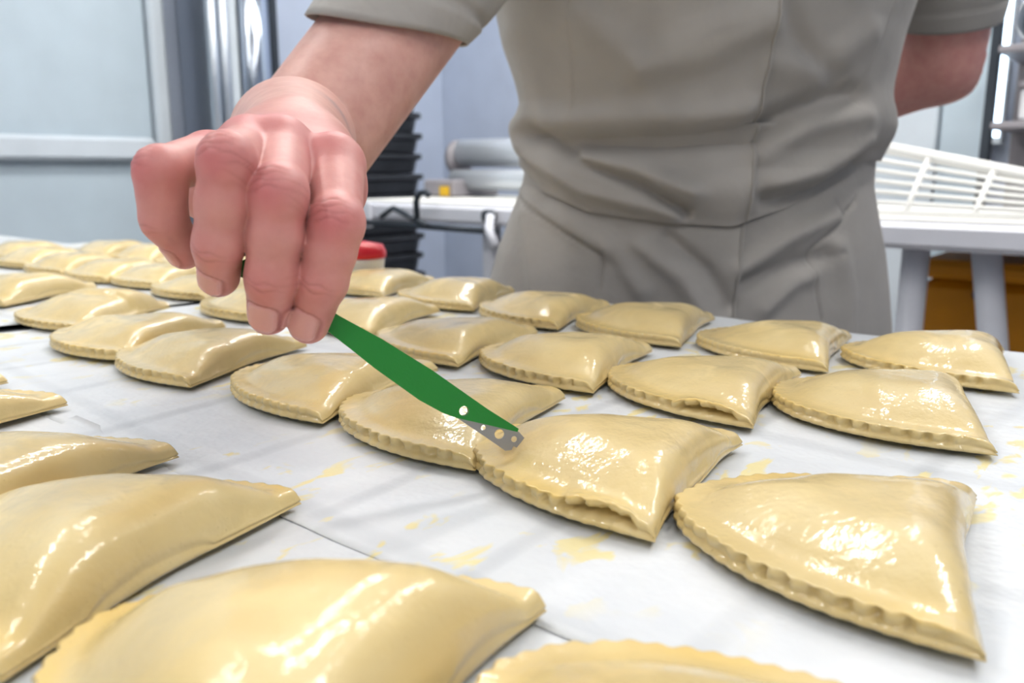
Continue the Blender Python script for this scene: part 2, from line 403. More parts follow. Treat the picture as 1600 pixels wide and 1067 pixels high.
# ---------------------------------------------------------------- turnovers
def turnover(name, wx, wy, rot, label, seed, L=0.127, D=0.103, pa=2.0, pb=0.58, H=0.023, slit=None, dents=True, crease=None, dimple=None, group=None, z=PAPER_Z, bend=0.004):
    r = np.random.default_rng(seed)
    Ly = L / 2
    # outline: fluted arc from the near corner round to the far corner, then the folded straight side
    tt = np.linspace(0, 1, 500)
    ph = tt * np.pi
    yy = -np.cos(ph) * Ly
    q = np.clip(1 - np.abs(yy / Ly) ** (1 / pb), 0, 1) ** (1 / pa)
    arc = np.stack([-D * q, yy], 1)
    seg = np.r_[0, np.cumsum(np.hypot(*np.diff(arc, axis=0).T))]; S = seg[-1]
    na = 176
    s = np.linspace(0, S, na); ax = np.interp(s, seg, arc[:, 0]); ay = np.interp(s, seg, arc[:, 1])
    nf = 60
    fy = np.linspace(Ly, -Ly, nf + 2)[1:-1]; ff = 1 - (fy / Ly) ** 2
    fx = -bend * ff + .0012 * np.sin(fy * 60 + seed) * ff
    ox = np.r_[ax, fx]; oy = np.r_[ay, fy]; N = len(ox)
    arcm = np.r_[np.ones(na), np.zeros(nf)]
    # soft transition at the corners
    sarc = np.r_[s, np.full(nf, -1.0)]
    ring = np.stack([ox, oy], 1)
    t = np.roll(ring, -1, 0) - np.roll(ring, 1, 0); t /= np.linalg.norm(t, axis=1)[:, None] + 1e-9
    nrm = np.stack([t[:, 1], -t[:, 0]], 1)
    cen = np.array([-D * .42, 0.0])
    sg = np.sign(((ring - cen) * nrm).sum(1)); nrm *= np.where(sg == 0, 1, sg)[:, None]
    cornerfade = np.clip(np.minimum(s, S - s) / .012, 0, 1)
    cf = np.r_[cornerfade, np.zeros(nf)]
    flute = 0.5 + 0.5 * np.cos(2 * np.pi * sarc / .0074 + seed)
    jit = np.interp(sarc, np.linspace(0, S, 40), r.normal(0, .0005, 40))
    top_off = (-.0016 * (1 - flute) + jit) * cf
    # distances used by the height profile
    rs = np.r_[np.linspace(0, .80, 13)[1:], .85, .89, .92, .945, .965, .982, .993, 1.0]
    fn = waves(7, seed + 100, .035, .11); fn2 = waves(8, seed + 200, .012, .03)
    arcp = np.stack([ax, ay], 1)[::3]
    tw = .0074
    def height(x, y):
        de = np.sqrt(((x[..., None] - arcp[:, 0]) ** 2 + (y[..., None] - arcp[:, 1]) ** 2).min(-1))
        fl = -bend * (1 - np.clip(np.abs(y) / Ly, 0, 1) ** 2)
        df = np.clip(fl - x, 0, 1)
        e = np.clip((de - .006) / .042, 0, 1); e = .55 * np.sin(e * np.pi / 2) ** 1.15 + .45 * e * e * (3 - 2 * e)
        lip = .0009 * np.exp(-((de - .0105) / .0022) ** 2)
        ha = tw + (H - tw) * e - lip
        f = np.clip(df / .021, 0, 1); hf = .0035 + (H * 1.02 - .0035) * np.sqrt(np.clip(1 - (1 - f) ** 2, 0, 1))
        k = .017
        h = np.clip(.5 + .5 * (hf - ha) / k, 0, 1)
        z_ = hf * (1 - h) + ha * h - k * h * (1 - h)
        z_ = z_ + (.0011 * fn(x, y) + .00022 * fn2(x, y)) * np.clip(np.minimum(de, df + .003) / .02, 0, 1)
        if crease is not None:
            z_ = z_ + .0042 / (1 + np.exp(-(y - crease - .004 * np.sin(x * 40)) / .0012)) * np.clip(df / .004, 0, 1) * np.clip(de / .02, 0, 1) - .0012
        if dimple is not None:
            for (dx, dy, dr, da) in dimple:
                z_ = z_ - da * np.exp(-((x - dx) ** 2 + (y - dy) ** 2) / dr ** 2)
        return np.maximum(z_, .0028), de, df
    V = []; wash = []
    c3, _, _ = height(np.array([cen[0]]), np.array([cen[1]])); V.append([(cen[0], cen[1], c3[0])]); wash.append([0.0])
    slitm = np.zeros(N)
    if slit is not None:
        slitm = np.r_[np.clip(1 - np.abs((s - slit[0]) / slit[1]) ** 3, 0, 1), np.zeros(nf)]
    for rr in rs:
        p = cen + (ring - cen) * rr + nrm * (top_off * max(0, (rr - .85) / .15))[:, None]
        h, de, df = height(p[:, 0], p[:, 1])
        h = h + slitm * .0028 * np.clip((rr - .75) / .2, 0, 1)
        if rr == 1.0: h = h - .0004
        V.append(np.c_[p, h]); wash.append(np.clip(1 - (de - .004) / .010, 0, 1) * np.clip(df / .01, 0, 1) * (0.55 + 0.45 * np.sin(p[:, 0] * 70 + p[:, 1] * 50 + seed)))
    edge_h = V[-1][:, 2].copy()
    # wall rows: upper crust, seam, lower crust, foot
    dent = np.zeros(N)
    if dents:
        dent = np.r_[np.clip(np.cos(2 * np.pi * s / .0092 + seed * 1.7) * 1.6 - .2, 0, 1) * np.clip(1 - np.abs((s - S * .20) / (S * .20)) ** 3, 0, 1), np.zeros(nf)]
    rows = [(.86, .0006, -.0026, 0), (.62, .0004, -.0034, -.002), (.50, -.0005, -.0022, -.009), (.40, -.0002, -.0004, -.009), (.28, .0008, .0002, 0), (.10, .0008, 0, 0), (0.0, -.0003, 0, 0)]
    for (zf, off, dn, sl) in rows:
        fm = np.where(arcm > 0, 1.0, 0.0)
        o_ = top_off * (0.35 + 0.65 * zf) + (off + dn * dent) * np.where(arcm > 0, 1, .5) + sl * slitm
        p = ring + nrm * o_[:, None]
        zz = edge_h * zf
        zz = np.where((slitm > .02) & (zf > .45) & (zf < .7), zz + .0006 * slitm, zz)
        V.append(np.c_[p, zz]); wash.append(np.full(N, .15))
    nr = len(V)
    co = np.concatenate([np.array(v).reshape(-1, 3) for v in V]); ws = np.concatenate([np.array(w).ravel() for w in wash])
    F = []
    for j in range(N): F.append((0, 1 + j, 1 + (j + 1) % N, 1 + j))
    tri = [(0, 1 + (j + 1) % N, 1 + j) for j in range(N)]
    quads = []
    for k in range(nr - 2):
        a = 1 + k * N; b = a + N
        quads += [(a + j, a + (j + 1) % N, b + (j + 1) % N, b + j) for j in range(N)]
    faces = tri + quads + [tuple(1 + (nr - 2) * N + j for j in range(N))]
    o = mesh(name, co, faces, M['dough'])
    at_ = o.data.attributes.new('wash', 'FLOAT', 'POINT'); at_.data.foreach_set('value', np.clip(ws, 0, 1).astype(np.float32))
    # consistent outward normals
    import bmesh
    bm = bmesh.new(); bm.from_mesh(o.data); bmesh.ops.recalc_face_normals(bm, faces=bm.faces); bm.to_mesh(o.data); bm.free()
    o.location = (wx, wy, z); o.rotation_euler = (0, 0, math.radians(rot))
    tag(o, label, 'pastry', group)
    return o

G1, G2, G3 = 'turnovers on the middle parchment', 'turnovers on the foreground parchment', 'turnovers on the far left parchment'
PASTRIES = [
    # x, y, turn, label, group, options
    (.153, .259, -27.1, 'largest-looking turnover at right front, its broad fluted edge facing the camera', G1, dict(pa=1.95, pb=.62, H=.0235, dimple=[(-.045, .048, .014, .004)])),
    (.076, .328, -28.9, 'glossy turnover that the green knife is cutting into', G1, dict(L=.122, D=.108, slit=(.023, .017), H=.026)),
    (.005, .408, -21.4, 'turnover directly behind the blade of the green knife', G1, dict(H=.023)),
    (-.075, .477, -22.8, 'turnover in the front row just right of the index fingertip', G1, dict(H=.023, dents=False)),
    (-.174, .552, -19, 'turnover in the front row directly below the hanging middle fingertip', G1, dict(H=.024)),
    (-.252, .626, -13, 'turnover at the far left end of the middle front row', G1, dict(H=.024)),
    (.243, .428, -20.9, 'right-hand turnover of the second row with deep round dents near its corner', G1, dict(pa=2.2, pb=.5, H=.024)),
    (.150, .466, -28.8, 'second-row turnover with an open slit at its near corner, no knife on it', G1, dict(slit=(.026, .018), H=.023)),
    (.072, .537, -24.7, 'second-row turnover straight behind the knife rivet, third from the right', G1, dict(H=.024)),
    (-.010, .604, -26.2, 'second-row turnover just right of the index finger, flat fluted front edge', G1, dict(H=.023, dents=False)),
    (-.090, .708, -20, 'second-row turnover partly hidden behind the index finger', G1, dict(H=.024)),
    (-.195, .772, -18, 'second-row turnover mostly hidden behind the ring and middle fingertips', G1, dict(H=.023)),
    (.322, .536, -26, 'rear-row turnover at the right edge overhanging the sheet corner', G1, dict(H=.026)),
    (.231, .588, -27.6, 'rear-row turnover in front of the right pocket, second from the right', G1, dict(H=.023, dents=False)),
    (.148, .668, -24, 'rear-row turnover in front of the tunic placket', G1, dict(H=.025, dents=False)),
    (.063, .737, -25.9, 'rear-row turnover in front of the left pocket', G1, dict(H=.024)),
    (-.018, .832, -17.4, 'rear-row turnover just left of the grey tunic', G1, dict(H=.025, dents=False)),
    (-.112, .918, -20, 'rear-row turnover beside the red-lidded tub', G1, dict(H=.024, dents=False)),
    (-.0204, .1712, -26, 'nearest turnover at bottom centre left, cut by the bottom of the picture', G2, dict(L=.1364, D=.107, H=.033)),
    (-.109, .252, -22, 'foreground turnover at lower left with long bright streaks', G2, dict(H=.028)),
    (-.178, .307, -22, 'foreground turnover at the left picture edge, third from the bottom', G2, dict(H=.026)),
    (-.273, .394, -22, 'small tip of a turnover at the left picture edge above the foreground group', G2, dict(H=.023)),
    (-.335, .444, -22, 'barely visible turnover tip at the left edge, farthest of the foreground group', G2, dict(H=.022)),
    (.058, .1145, -52, 'turnover whose yellow rim alone shows at the bottom edge', G2, dict(H=.024)),
    (-.339, .734, -11.7, 'turnover with a ridge across its middle on the far left sheet', G3, dict(crease=.012, H=.024, bend=.002)),
    (-.470, .860, -13, 'turnover left of the ridged one at the left picture edge', G3, dict(H=.027)),
    (-.290, .897, -14, 'turnover beneath the hanging little finger, right end of its row', G3, dict(H=.021)),
    (-.372, .980, -14, 'turnover just left of the little fingertip, second of its row', G3, dict(H=.024)),
    (-.450, 1.030, -14, 'third turnover from the little finger in the far left middle row', G3, dict(H=.024)),
    (-.538, 1.100, -14, 'fourth turnover from the little finger in the far left middle row', G3, dict(H=.024)),
    (-.622, 1.176, -14, 'turnover at the left picture edge in the far left middle row', G3, dict(H=.025)),
    (-.300, 1.085, -14, 'hindmost far left turnover closest to the little finger', G3, dict(H=.025)),
    (-.392, 1.155, -14, 'hindmost far left turnover, second from the little finger', G3, dict(H=.026)),
    (-.484, 1.225, -14, 'hindmost far left turnover, third from the little finger', G3, dict(H=.026)),
    (-.580, 1.300, -14, 'hindmost far left turnover, fourth from the little finger', G3, dict(H=.024)),
    (-.700, 1.270, -14, 'turnover at the left edge where the white table top shows behind', G3, dict(H=.026)),
]
for i, (x, y, a, lab, grp, kw) in enumerate(PASTRIES):
    sh_ = (.1364 - kw.get('L', .127)) / 2            # the far corners keep their places
    x, y = x - math.sin(math.radians(a)) * sh_, y + math.cos(math.radians(a)) * sh_
    turnover('turnover', x, y, a, lab, 11 + i * 3, group=grp, **kw)

# ---------------------------------------------------------------- the person: skin grown from a distance field
def surface_nets(F, xs, ys, zs):
    ax = (xs, ys, zs)
    S = F < 0
    nx, ny, nz = F.shape
    cs = np.zeros((nx - 1, ny - 1, nz - 1), np.uint8)
    for i in (0, 1):
        for j in (0, 1):
            for k in (0, 1):
                cs += S[i:nx - 1 + i, j:ny - 1 + j, k:nz - 1 + k]
    act = np.argwhere((cs > 0) & (cs < 8)); del cs
    idx = -np.ones((nx - 1, ny - 1, nz - 1), np.int32); idx[tuple(act.T)] = np.arange(len(act))
    acc = np.zeros((len(act), 3)); cnt = np.zeros(len(act))
    for a in range(3):
        b, c = [q for q in range(3) if q != a]
        for db in (0, 1):
            for dc in (0, 1):
                p0 = act.copy(); p0[:, b] += db; p0[:, c] += dc
                p1 = p0.copy(); p1[:, a] += 1
                f0 = F[tuple(p0.T)].astype(float); f1 = F[tuple(p1.T)].astype(float)
                m = (f0 < 0) != (f1 < 0)
                t = np.where(m, f0 / np.where(m, f0 - f1, 1), 0)
                pos = np.stack([ax[q][p0[:, q]] for q in range(3)], 1)
                pos[:, a] += t * (ax[a][p1[:, a]] - ax[a][p0[:, a]])
                acc[m] += pos[m]; cnt[m] += 1
    V = acc / cnt[:, None]
    Q = []
    for a in range(3):
        b, c = [(1, 2), (2, 0), (0, 1)][a]
        sl0 = [slice(None)] * 3; sl1 = [slice(None)] * 3
        sl0[a] = slice(0, -1); sl1[a] = slice(1, None)
        for q in (b, c): sl0[q] = slice(1, -1); sl1[q] = slice(1, -1)
        e = S[tuple(sl0)] != S[tuple(sl1)]
        E = np.argwhere(e); ins = S[tuple(sl0)][tuple(E.T)]
        E[:, b] += 1; E[:, c] += 1
        def cell(db, dc):
            p = E.copy(); p[:, b] += db; p[:, c] += dc
            return idx[tuple(p.T)]
        q = np.stack([cell(-1, -1), cell(0, -1), cell(0, 0), cell(-1, 0)], 1)
        q[~ins] = q[~ins][:, ::-1]
        Q.append(q)
    return V, np.concatenate(Q)

def cone_d(P, a, b, ra, rb):
    """tapered capsule: distance to the axis minus a radius that blends from ra to rb"""
    ab = b - a; L2 = ab @ ab
    t = np.clip(((P[0] - a[0]) * ab[0] + (P[1] - a[1]) * ab[1] + (P[2] - a[2]) * ab[2]) / L2, 0, 1)
    d = np.sqrt((P[0] - a[0] - t * ab[0]) ** 2 + (P[1] - a[1] - t * ab[1]) ** 2 + (P[2] - a[2] - t * ab[2]) ** 2)
    return d - (ra + (rb - ra) * t)
def smin(a, b, k):
    h = np.maximum(k - np.abs(a - b), 0) / k
    return np.minimum(a, b) - h * h * k * 0.25
class Field:
    def __init__(s, xs, ys, zs):
        s.xs, s.ys, s.zs = xs, ys, zs; s.F = np.full((len(xs), len(ys), len(zs)), 0.5, np.float32)
    def box(s, pts, m):
        lo = np.min(pts, 0) - m; hi = np.max(pts, 0) + m; r = []
        for g, a, b in zip((s.xs, s.ys, s.zs), lo, hi):
            r.append(slice(max(0, np.searchsorted(g, a) - 1), np.searchsorted(g, b) + 1))
        P = (s.xs[r[0]][:, None, None], s.ys[r[1]][None, :, None], s.zs[r[2]][None, None, :])
        return tuple(r), P
    def cone(s, a, b, ra, rb, k):
        r, P = s.box([a, b], max(ra, rb) + k + .004)
        s.F[r] = smin(s.F[r], cone_d(P, a, b, ra, rb).astype(np.float32), k)

def unit(v): return v / np.linalg.norm(v)
class Finger:
    """MCP, PIP, DIP, tip in world space, radii at the four joints, dorsal hint for nail and creases"""
    def __init__(s, J, R, hint, nail=(.0062, .0066), thumb=False):
        s.J = J; s.R = R; s.thumb = thumb; s.seg = [unit(J[i + 1] - J[i]) for i in range(3)]
        s.dors = []
        for t in s.seg:
            h = hint - t * (hint @ t); s.dors.append(unit(h))
        t, d = s.seg[2], s.dors[2]; s.side = unit(np.cross(t, d))
        s.nail = nail; s.nc = J[3] - t * .0024 + d * R[3] * .4
    def nail_b(s, P):
        x = [P[i] - s.nc[i] for i in range(3)]
        u = sum(x[i] * s.side[i] for i in range(3)); v = sum(x[i] * s.seg[2][i] for i in range(3)); w = sum(x[i] * s.dors[2][i] for i in range(3))
        hw, hl = s.nail; rr = hw * .62
        qx = np.abs(u) - hw + rr; qy = np.abs(v) - hl + rr
        b = np.minimum(np.maximum(qx, qy), 0) + np.sqrt(np.maximum(qx, 0) ** 2 + np.maximum(qy, 0) ** 2) - rr
        return b, v, w
    def grooves(s, P):
        g = 0
        for j, offs, amp in ((1, (-.0042, -.0016, .0011, .0036), .00042), (2, (-.0012, .0014), .00036)):
            t = unit(s.seg[j - 1] + s.seg[j]); d = unit(s.dors[j - 1] + s.dors[j]); sd = np.cross(t, d); R = s.R[j]
            x = [P[i] - s.J[j][i] for i in range(3)]
            sv = sum(x[i] * t[i] for i in range(3)); w = sum(x[i] * d[i] for i in range(3)); u = sum(x[i] * sd[i] for i in range(3))
            m = np.clip((w / R - .25) / .5, 0, 1) * np.exp(-(u / (R * .75)) ** 2)
            for i, o in enumerate(offs):
                g = g + amp * np.exp(-((sv - o - .0006 * np.sin(u * 700 + i * 2)) / .00055) ** 2) * m
        return g
    def dist(s, P):
        J, R = s.J, s.R
        d = cone_d(P, J[0], J[1], R[0], R[1] * .97)
        mid = (J[1] + J[2]) / 2; m = cone_d(P, J[1], mid, R[1], (R[1] + R[2]) * .51)
        d = smin(d, m, .004); d = smin(d, cone_d(P, mid, J[2], (R[1] + R[2]) * .51, R[2]), .003)
        d = smin(d, cone_d(P, J[2], J[3], R[2], R[3]), .004)
        # pulp of the fingertip, away from the nail
        pul = J[3] - s.dors[2] * R[3] * .22
        d = smin(d, cone_d(P, J[2] * .45 + J[3] * .55 - s.dors[2] * R[3] * .2, pul, R[3] * .95, R[3] * .92), .003)
        kn = J[1] + s.dors[1] * R[1] * .14
        d = smin(d, cone_d(P, kn, kn + s.seg[1] * .001, R[1] * .80, R[1] * .80), .005)
        if not s.thumb: d = d + s.grooves(P)
        b, v, w = s.nail_b(P)
        on = (w > 0)
        d = d + on * (.00075 * np.exp(-((b - .0002) / .00055) ** 2) * np.clip(1.1 - v / s.nail[1], 0, 1) - .00025 * (b < -.0006) + .0004 * (b < 0) * (np.abs(v) > 9))
        return d

def A3(*q): return at(*q)
hint = np.array([-.05, -1.0, .25])
INDEX = Finger([A3(522, 262, .358), A3(527, 348, .322), A3(504, 440, .322), A3(481, 506, .328)], [.0122, .0098, .0090, .0076], hint)
MIDDLE = Finger([A3(440, 236, .354), A3(435, 302, .314), A3(424, 434, .316), A3(419, 491, .323)], [.0124, .0104, .0091, .0078], hint)
RING = Finger([A3(388, 236, .350), A3(355, 250, .309), A3(341, 383, .313), A3(340, 433, .324)], [.0114, .0097, .0087, .0075], hint, (.0056, .0060))
LITTLE = Finger([A3(322, 246, .352), A3(250, 266, .324), A3(256, 342, .328), A3(287, 394, .338)], [.0102, .0087, .0083, .0066], hint + np.array([-.5, .2, 0]), (.0044, .0050))
THUMB = Finger([A3(520, 300, .405), A3(505, 345, .388), A3(476, 420, .362), A3(444, 458, .346)], [.0140, .0125, .0112, .0088], np.array([.6, .5, .3]), thumb=True)
FINGERS = [LITTLE, RING, MIDDLE, INDEX, THUMB]
WRIST = A3(458, 232, .440); FORE = A3(458, 221, .545); ELBOW = A3(497, 201, .655); SHOULDER = A3(800, -200, .845)

def grid(lo, hi, flo, fhi, fine, coarse):
    out = [flo]
    h = fine; x = flo
    while x > lo: h = min(coarse, h * 1.06); x -= h; out.insert(0, x)
    x = flo
    while x < fhi: x += fine; out.append(x)
    h = fine
    while x < hi: h = min(coarse, h * 1.06); x += h; out.append(x)
    return np.array(out)
FINE = .00085
fx0, fx1 = -.150, -.048
E2, S2, W2 = A3(1472, 96, 1.10), A3(1500, -190, 1.03), A3(1290, 176, 1.17)
Fd = Field(grid(-.235, .56, fx0, fx1, FINE, .004), grid(.285, 1.24, .292, .375, FINE, .004), grid(.60, 1.76, CAM_Z - .080, CAM_Z + .022, FINE, .004))
# arm and palm
NECK = np.array([.225, .955, 1.45])
for q in (.160, .275): Fd.cone(np.array([q, 1.045, .72]), np.array([q, 1.005, 1.27]), .072, .078, .03)     # trunk inside the tunic
Fd.cone(SHOULDER, np.array([.225, .98, 1.34]), .050, .060, .015); Fd.cone(S2, np.array([.225, .98, 1.34]), .050, .060, .015)
Fd.cone(np.array([.225, .98, 1.36]), NECK + np.array([0, -.03, .09]), .062, .055, .03)
HEADC = NECK + np.array([-.01, -.055, .135])
Fd.cone(HEADC + np.array([0, .03, .03]), HEADC + np.array([0, -.01, .02]), .080, .076, .03)                # skull, jaw, nose, ears
Fd.cone(HEADC + np.array([0, -.03, -.01]), HEADC + np.array([0, -.045, -.075]), .062, .040, .03)
Fd.cone(HEADC + np.array([0, -.088, .0]), HEADC + np.array([0, -.110, -.035]), .009, .014, .012)
for q in (-1, 1): Fd.cone(HEADC + np.array([q * .080, .015, .02]), HEADC + np.array([q * .078, .01, -.03]), .014, .009, .006)
Fd.cone(S2, E2, .058, .050, .02); Fd.cone(E2, W2, .049, .036, .012)                                       # the other arm, behind the back
Fd.cone(ELBOW, SHOULDER, .0470, .054, .012)
Fd.cone(WRIST, FORE, .0262, .0385, .012)
Fd.cone(FORE, A3(490, 212, .645), .0385, .030, .002)
PW = A3(452, 242, .424)
for f, rw, off in ((LITTLE, .0165, -.016), (RING, .0175, -.006), (MIDDLE, .018, .004), (INDEX, .017, .014)):
    Fd.cone(f.J[0] + np.array([0, .004, -.001]), PW + np.array([off, 0, 0]), f.R[0] * .93, rw, .012)
Fd.cone(A3(324, 298, .380), A3(425, 275, .425), .0135, .018, .012)     # heel of the hand, little-finger side
Fd.cone(A3(500, 285, .385), A3(470, 262, .430), .0165, .020, .012)     # ball of the thumb
Fd.cone(A3(420, 262, .375), A3(445, 258, .425), .0150, .020, .012)     # palm
Fd.cone(THUMB.J[0], A3(480, 265, .428), .0150, .018, .012)
# fingers: webbed at the knuckle, separate below
for f in FINGERS:
    r, P = Fd.box(f.J, .024)
    d = f.dist(P)
    dm = (P[0] - f.J[0][0]) ** 2 + (P[1] - f.J[0][1]) ** 2 + (P[2] - f.J[0][2]) ** 2
    k = .0008 + .0085 * np.exp(-dm / .015 ** 2)
    Fd.F[r] = smin(Fd.F[r], d.astype(np.float32), k.astype(np.float32))
# tendons and knuckle heads on the back of the hand
for f in (RING, MIDDLE, INDEX):
    kn = f.J[0] + np.array([0, 0.000, .0035]); Fd.cone(kn, kn + np.array([0, .004, .0]), .0102, .0095, .006)
SV, SQ = surface_nets(Fd.F, Fd.xs, Fd.ys, Fd.zs); del Fd.F

person = mesh('person', SV, SQ, M['skin'])
nS = len(SV)
tag(person, 'person in a short-sleeved grey tunic leaning over the table and holding a green knife', 'person')
allV = SV
red = np.zeros(len(allV)); nail = np.zeros(len(allV)); cre = np.zeros(len(allV)); ink = np.zeros(len(allV))
PT = (SV[:, 0], SV[:, 1], SV[:, 2])
rd = np.clip((.450 - SV[:, 1]) / .05, 0, 1) * .34
for f in FINGERS:
    for j, amp, w in ((0, .25, .012), (1, .42, .009), (2, .22, .008), (3, .22, .010)):
        c = f.J[j] + f.dors[min(j, 2)] * f.R[j] * .8
        rd += amp * np.exp(-((SV - c) ** 2).sum(1) / w ** 2)
    b, v, w = f.nail_b(PT)
    m = (w > 0) & (np.abs(v) < .02)
    nail[:nS] = np.maximum(nail[:nS], np.clip(-b / .0006, 0, 1) * m)
    cre[:nS] += .65 * np.exp(-((b - .0003) / .0007) ** 2) * m * (w > -.001)
    if not f.thumb: cre[:nS] += np.clip(f.grooves(PT) / .00045, 0, 1) * .6
red[:] = np.maximum(rd, .25 * (SV[:, 0] > .3))
tc = A3(527, 176, .50); ink[:nS] = np.exp(-((SV - tc) ** 2).sum(1) / .013 ** 2)
tc = A3(1420, 66, 1.02); ink += 2 * np.exp(-((SV - tc) ** 2).sum(1) / .022 ** 2)
for nm, arr in (('redness', red), ('nail', nail), ('crease', cre), ('ink', ink)):
    a_ = person.data.attributes.new(nm, 'FLOAT', 'POINT'); a_.data.foreach_set('value', np.clip(arr, 0, 1).astype(np.float32))

# ---------------------------------------------------------------- clothing
BY = 1.045
PY = np.array([-60, 0, 60, 110, 165, 190, 240, 290, 330, 390, 440, 490, 560.])
PLx = np.array([768, 770, 782, 798, 815, 812, 815, 806, 790, 768, 757, 752, 748.])
PRx = np.array([1432, 1420, 1402, 1388, 1370, 1366, 1368, 1364, 1370, 1380, 1384, 1387, 1390.])
cyf = lambda z: BY - np.clip((z - 1.05) * .30, 0, .08)
YS = [cyf(at(0, p, cyf(at(0, p, BY)[2]))[2]) for p in PY]
zl = np.array([at(0, p, q)[2] for p, q in zip(PY, YS)]); xl = np.array([at(a, p, q)[0] for a, p, q in zip(PLx, PY, YS)]) + .006; xr = np.array([at(a, p, q)[0] for a, p, q in zip(PRx, PY, YS)]) - .006
o_ = np.argsort(zl)
zt = np.r_[0.45, zl[o_], 1.30, 1.38, 1.43, 1.46]
hw = np.r_[.24, ((xr - xl) / 2)[o_], .215, .190, .12, .06]
cx = np.r_[.215, ((xr + xl) / 2)[o_], .225, .225, .225, .225]
dp = lambda z: np.interp(z, [.4, .85, .95, 1.03, 1.10, 1.2, 1.3, 1.4, 1.46], [.15, .150, .140, .128, .140, .150, .135, .09, .05])
def front(px, py, Y=.92): p = at(px, py, Y); return p[0], p[2]
def seg_d(x, z, a, b):
    ax, az = a; bx, bz = b; dx, dz = bx - ax, bz - az
    t = np.clip(((x - ax) * dx + (z - az) * dz) / (dx * dx + dz * dz), 0, 1)
    return np.hypot(x - ax - t * dx, z - az - t * dz), t
def fold(x, z, pts, w, amp, asym=0.0):
    """a cloth fold running along a polyline on the front"""
    q = [front(*p) for p in pts]; best = None
    for a, b in zip(q[:-1], q[1:]):
        d, t = seg_d(x, z, a, b); best = d if best is None else np.minimum(best, d)
    return amp * np.exp(-(best / w) ** 2)
def shell(z, ph, extra):
    a = np.interp(z, zt, hw); c = np.interp(z, zt, cx); b = dp(z)
    n = 2.35
    cs, sn = np.cos(ph), np.sin(ph)
    rr = (np.abs(cs) ** n + np.abs(sn) ** n) ** (-1 / n)
    x = c + (a + extra) * rr * cs; y = cyf(z) + (b + extra) * rr * sn
    return x, y
def cloth_grid(name, x, y, z, parent, mat, wrap=True, thick=.0016):
    n0, n1 = x.shape
    V = np.stack([x, y, z], -1).reshape(-1, 3)
    i = np.arange(n0 - 1)[:, None] * n1 + np.arange(n1 if wrap else n1 - 1)[None, :]
    j = np.arange(n0 - 1)[:, None] * n1 + (np.arange(n1 if wrap else n1 - 1)[None, :] + 1) % n1
    q = np.stack([i, j, j + n1, i + n1], -1).reshape(-1, 4)
    o = mesh(name, V, q, mat, parent)
    md = o.modifiers.new('thickness', 'SOLIDIFY'); md.thickness = thick; md.offset = -1
    return o
# angles denser on the front (sn<0)
phs = np.concatenate([np.linspace(np.pi * .98, 2.02 * np.pi, 420, endpoint=False), np.linspace(.02 * np.pi, .98 * np.pi, 70, endpoint=False)])
# bodice
hx = np.array([front(p, 0)[0] for p in (780, 815, 870, 950, 1070, 1160, 1290, 1365, 1400)])
hz = np.array([front(800, p)[1] for p in (238, 250, 300, 332, 347, 352, 312, 262, 250)])
vv = np.linspace(0, 1, 230) ** 1.25
x0, y0 = shell(np.full_like(phs, 1.03), phs, 0)
zh = np.where(np.sin(phs) < 0, np.interp(x0, hx, hz), np.interp(x0, [hx[0], hx[-1]], [hz[0], hz[-1]]))
Z = zh[None, :] + vv[:, None] * (1.46 - zh[None, :])
PH = np.broadcast_to(phs[None, :], Z.shape)
X, Yc = shell(Z, PH, .006)
fr = np.clip(-np.sin(PH) * 2.2, 0, 1)
disp = 0 * X
hemd = Z - zh[None, :]
disp += .017 * np.exp(-((hemd - .040) / .030) ** 2) * fr - .004 * np.exp(-(hemd / .012) ** 2) * fr      # cloth bloused over the waist
for pts, w, amp in [
    ([(850, 205), (930, 222), (1040, 222), (1155, 212)], .012, -.011), ([(1165, 205), (1260, 165), (1330, 150)], .013, -.010),
    ([(860, 212), (930, 255), (1010, 290), (1065, 328)], .008, -.008), ([(880, 200), (960, 190), (1080, 188), (1150, 180)], .018, .007),
    ([(930, 250), (1010, 262), (1080, 300)], .012, .006), ([(820, 190), (850, 240), (930, 300), (1050, 335)], .010, .005),
    ([(1190, 310), (1290, 300), (1350, 262)], .012, -.008), ([(1180, 240), (1250, 200), (1330, 180)], .016, .007),
    ([(1200, 290), (1270, 265), (1340, 225)], .014, .006), ([(910, 40), (1000, 110), (1100, 60), (1180, 40)], .020, .005),
    ([(1000, 120), (1090, 100), (1170, 60)], .014, .004), ([(1190, 110), (1260, 120), (1340, 60)], .018, .005), ([(1200, 30), (1240, 90), (1300, 130)], .012, -.004),
    ([(795, 60), (840, 150), (870, 200)], .016, .004)]:
    disp += fold(X, Z, pts, w * .85, amp * 1.55) * fr
def line_x(px0, py0, px1, py1, Zq):
    a = front(px0, py0); b = front(px1, py1); return a[0] + (b[0] - a[0]) * (Zq - a[1]) / (b[1] - a[1])
pl = line_x(1187, 0, 1160, 340, Z)
disp += fr * .0080 * (1 / (1 + np.exp((X - pl) / .0007)) - .5)                                       # front flap over flap
st = line_x(890, 0, 903, 190, Z); disp -= fr * .0016 * np.exp(-((X - st) / .0010) ** 2) * (Z > front(0, 195)[1])
st = line_x(1390, 0, 1335, 160, Z); disp -= fr * .0016 * np.exp(-((X - st) / .0010) ** 2) * (Z > front(0, 170)[1])
wv = waves(10, 77, .05, .20); disp += .0016 * wv(X, Z)
cxz = np.interp(Z, zt, cx); nx_ = (X - cxz); ny_ = (Yc - cyf(Z)); nl = np.hypot(nx_, ny_) + 1e-6
bx_, by_ = X + disp * nx_ / nl, Yc + disp * ny_ / nl
cloth_grid('tunic_bodice', bx_, by_, Z, person, M['cloth'])
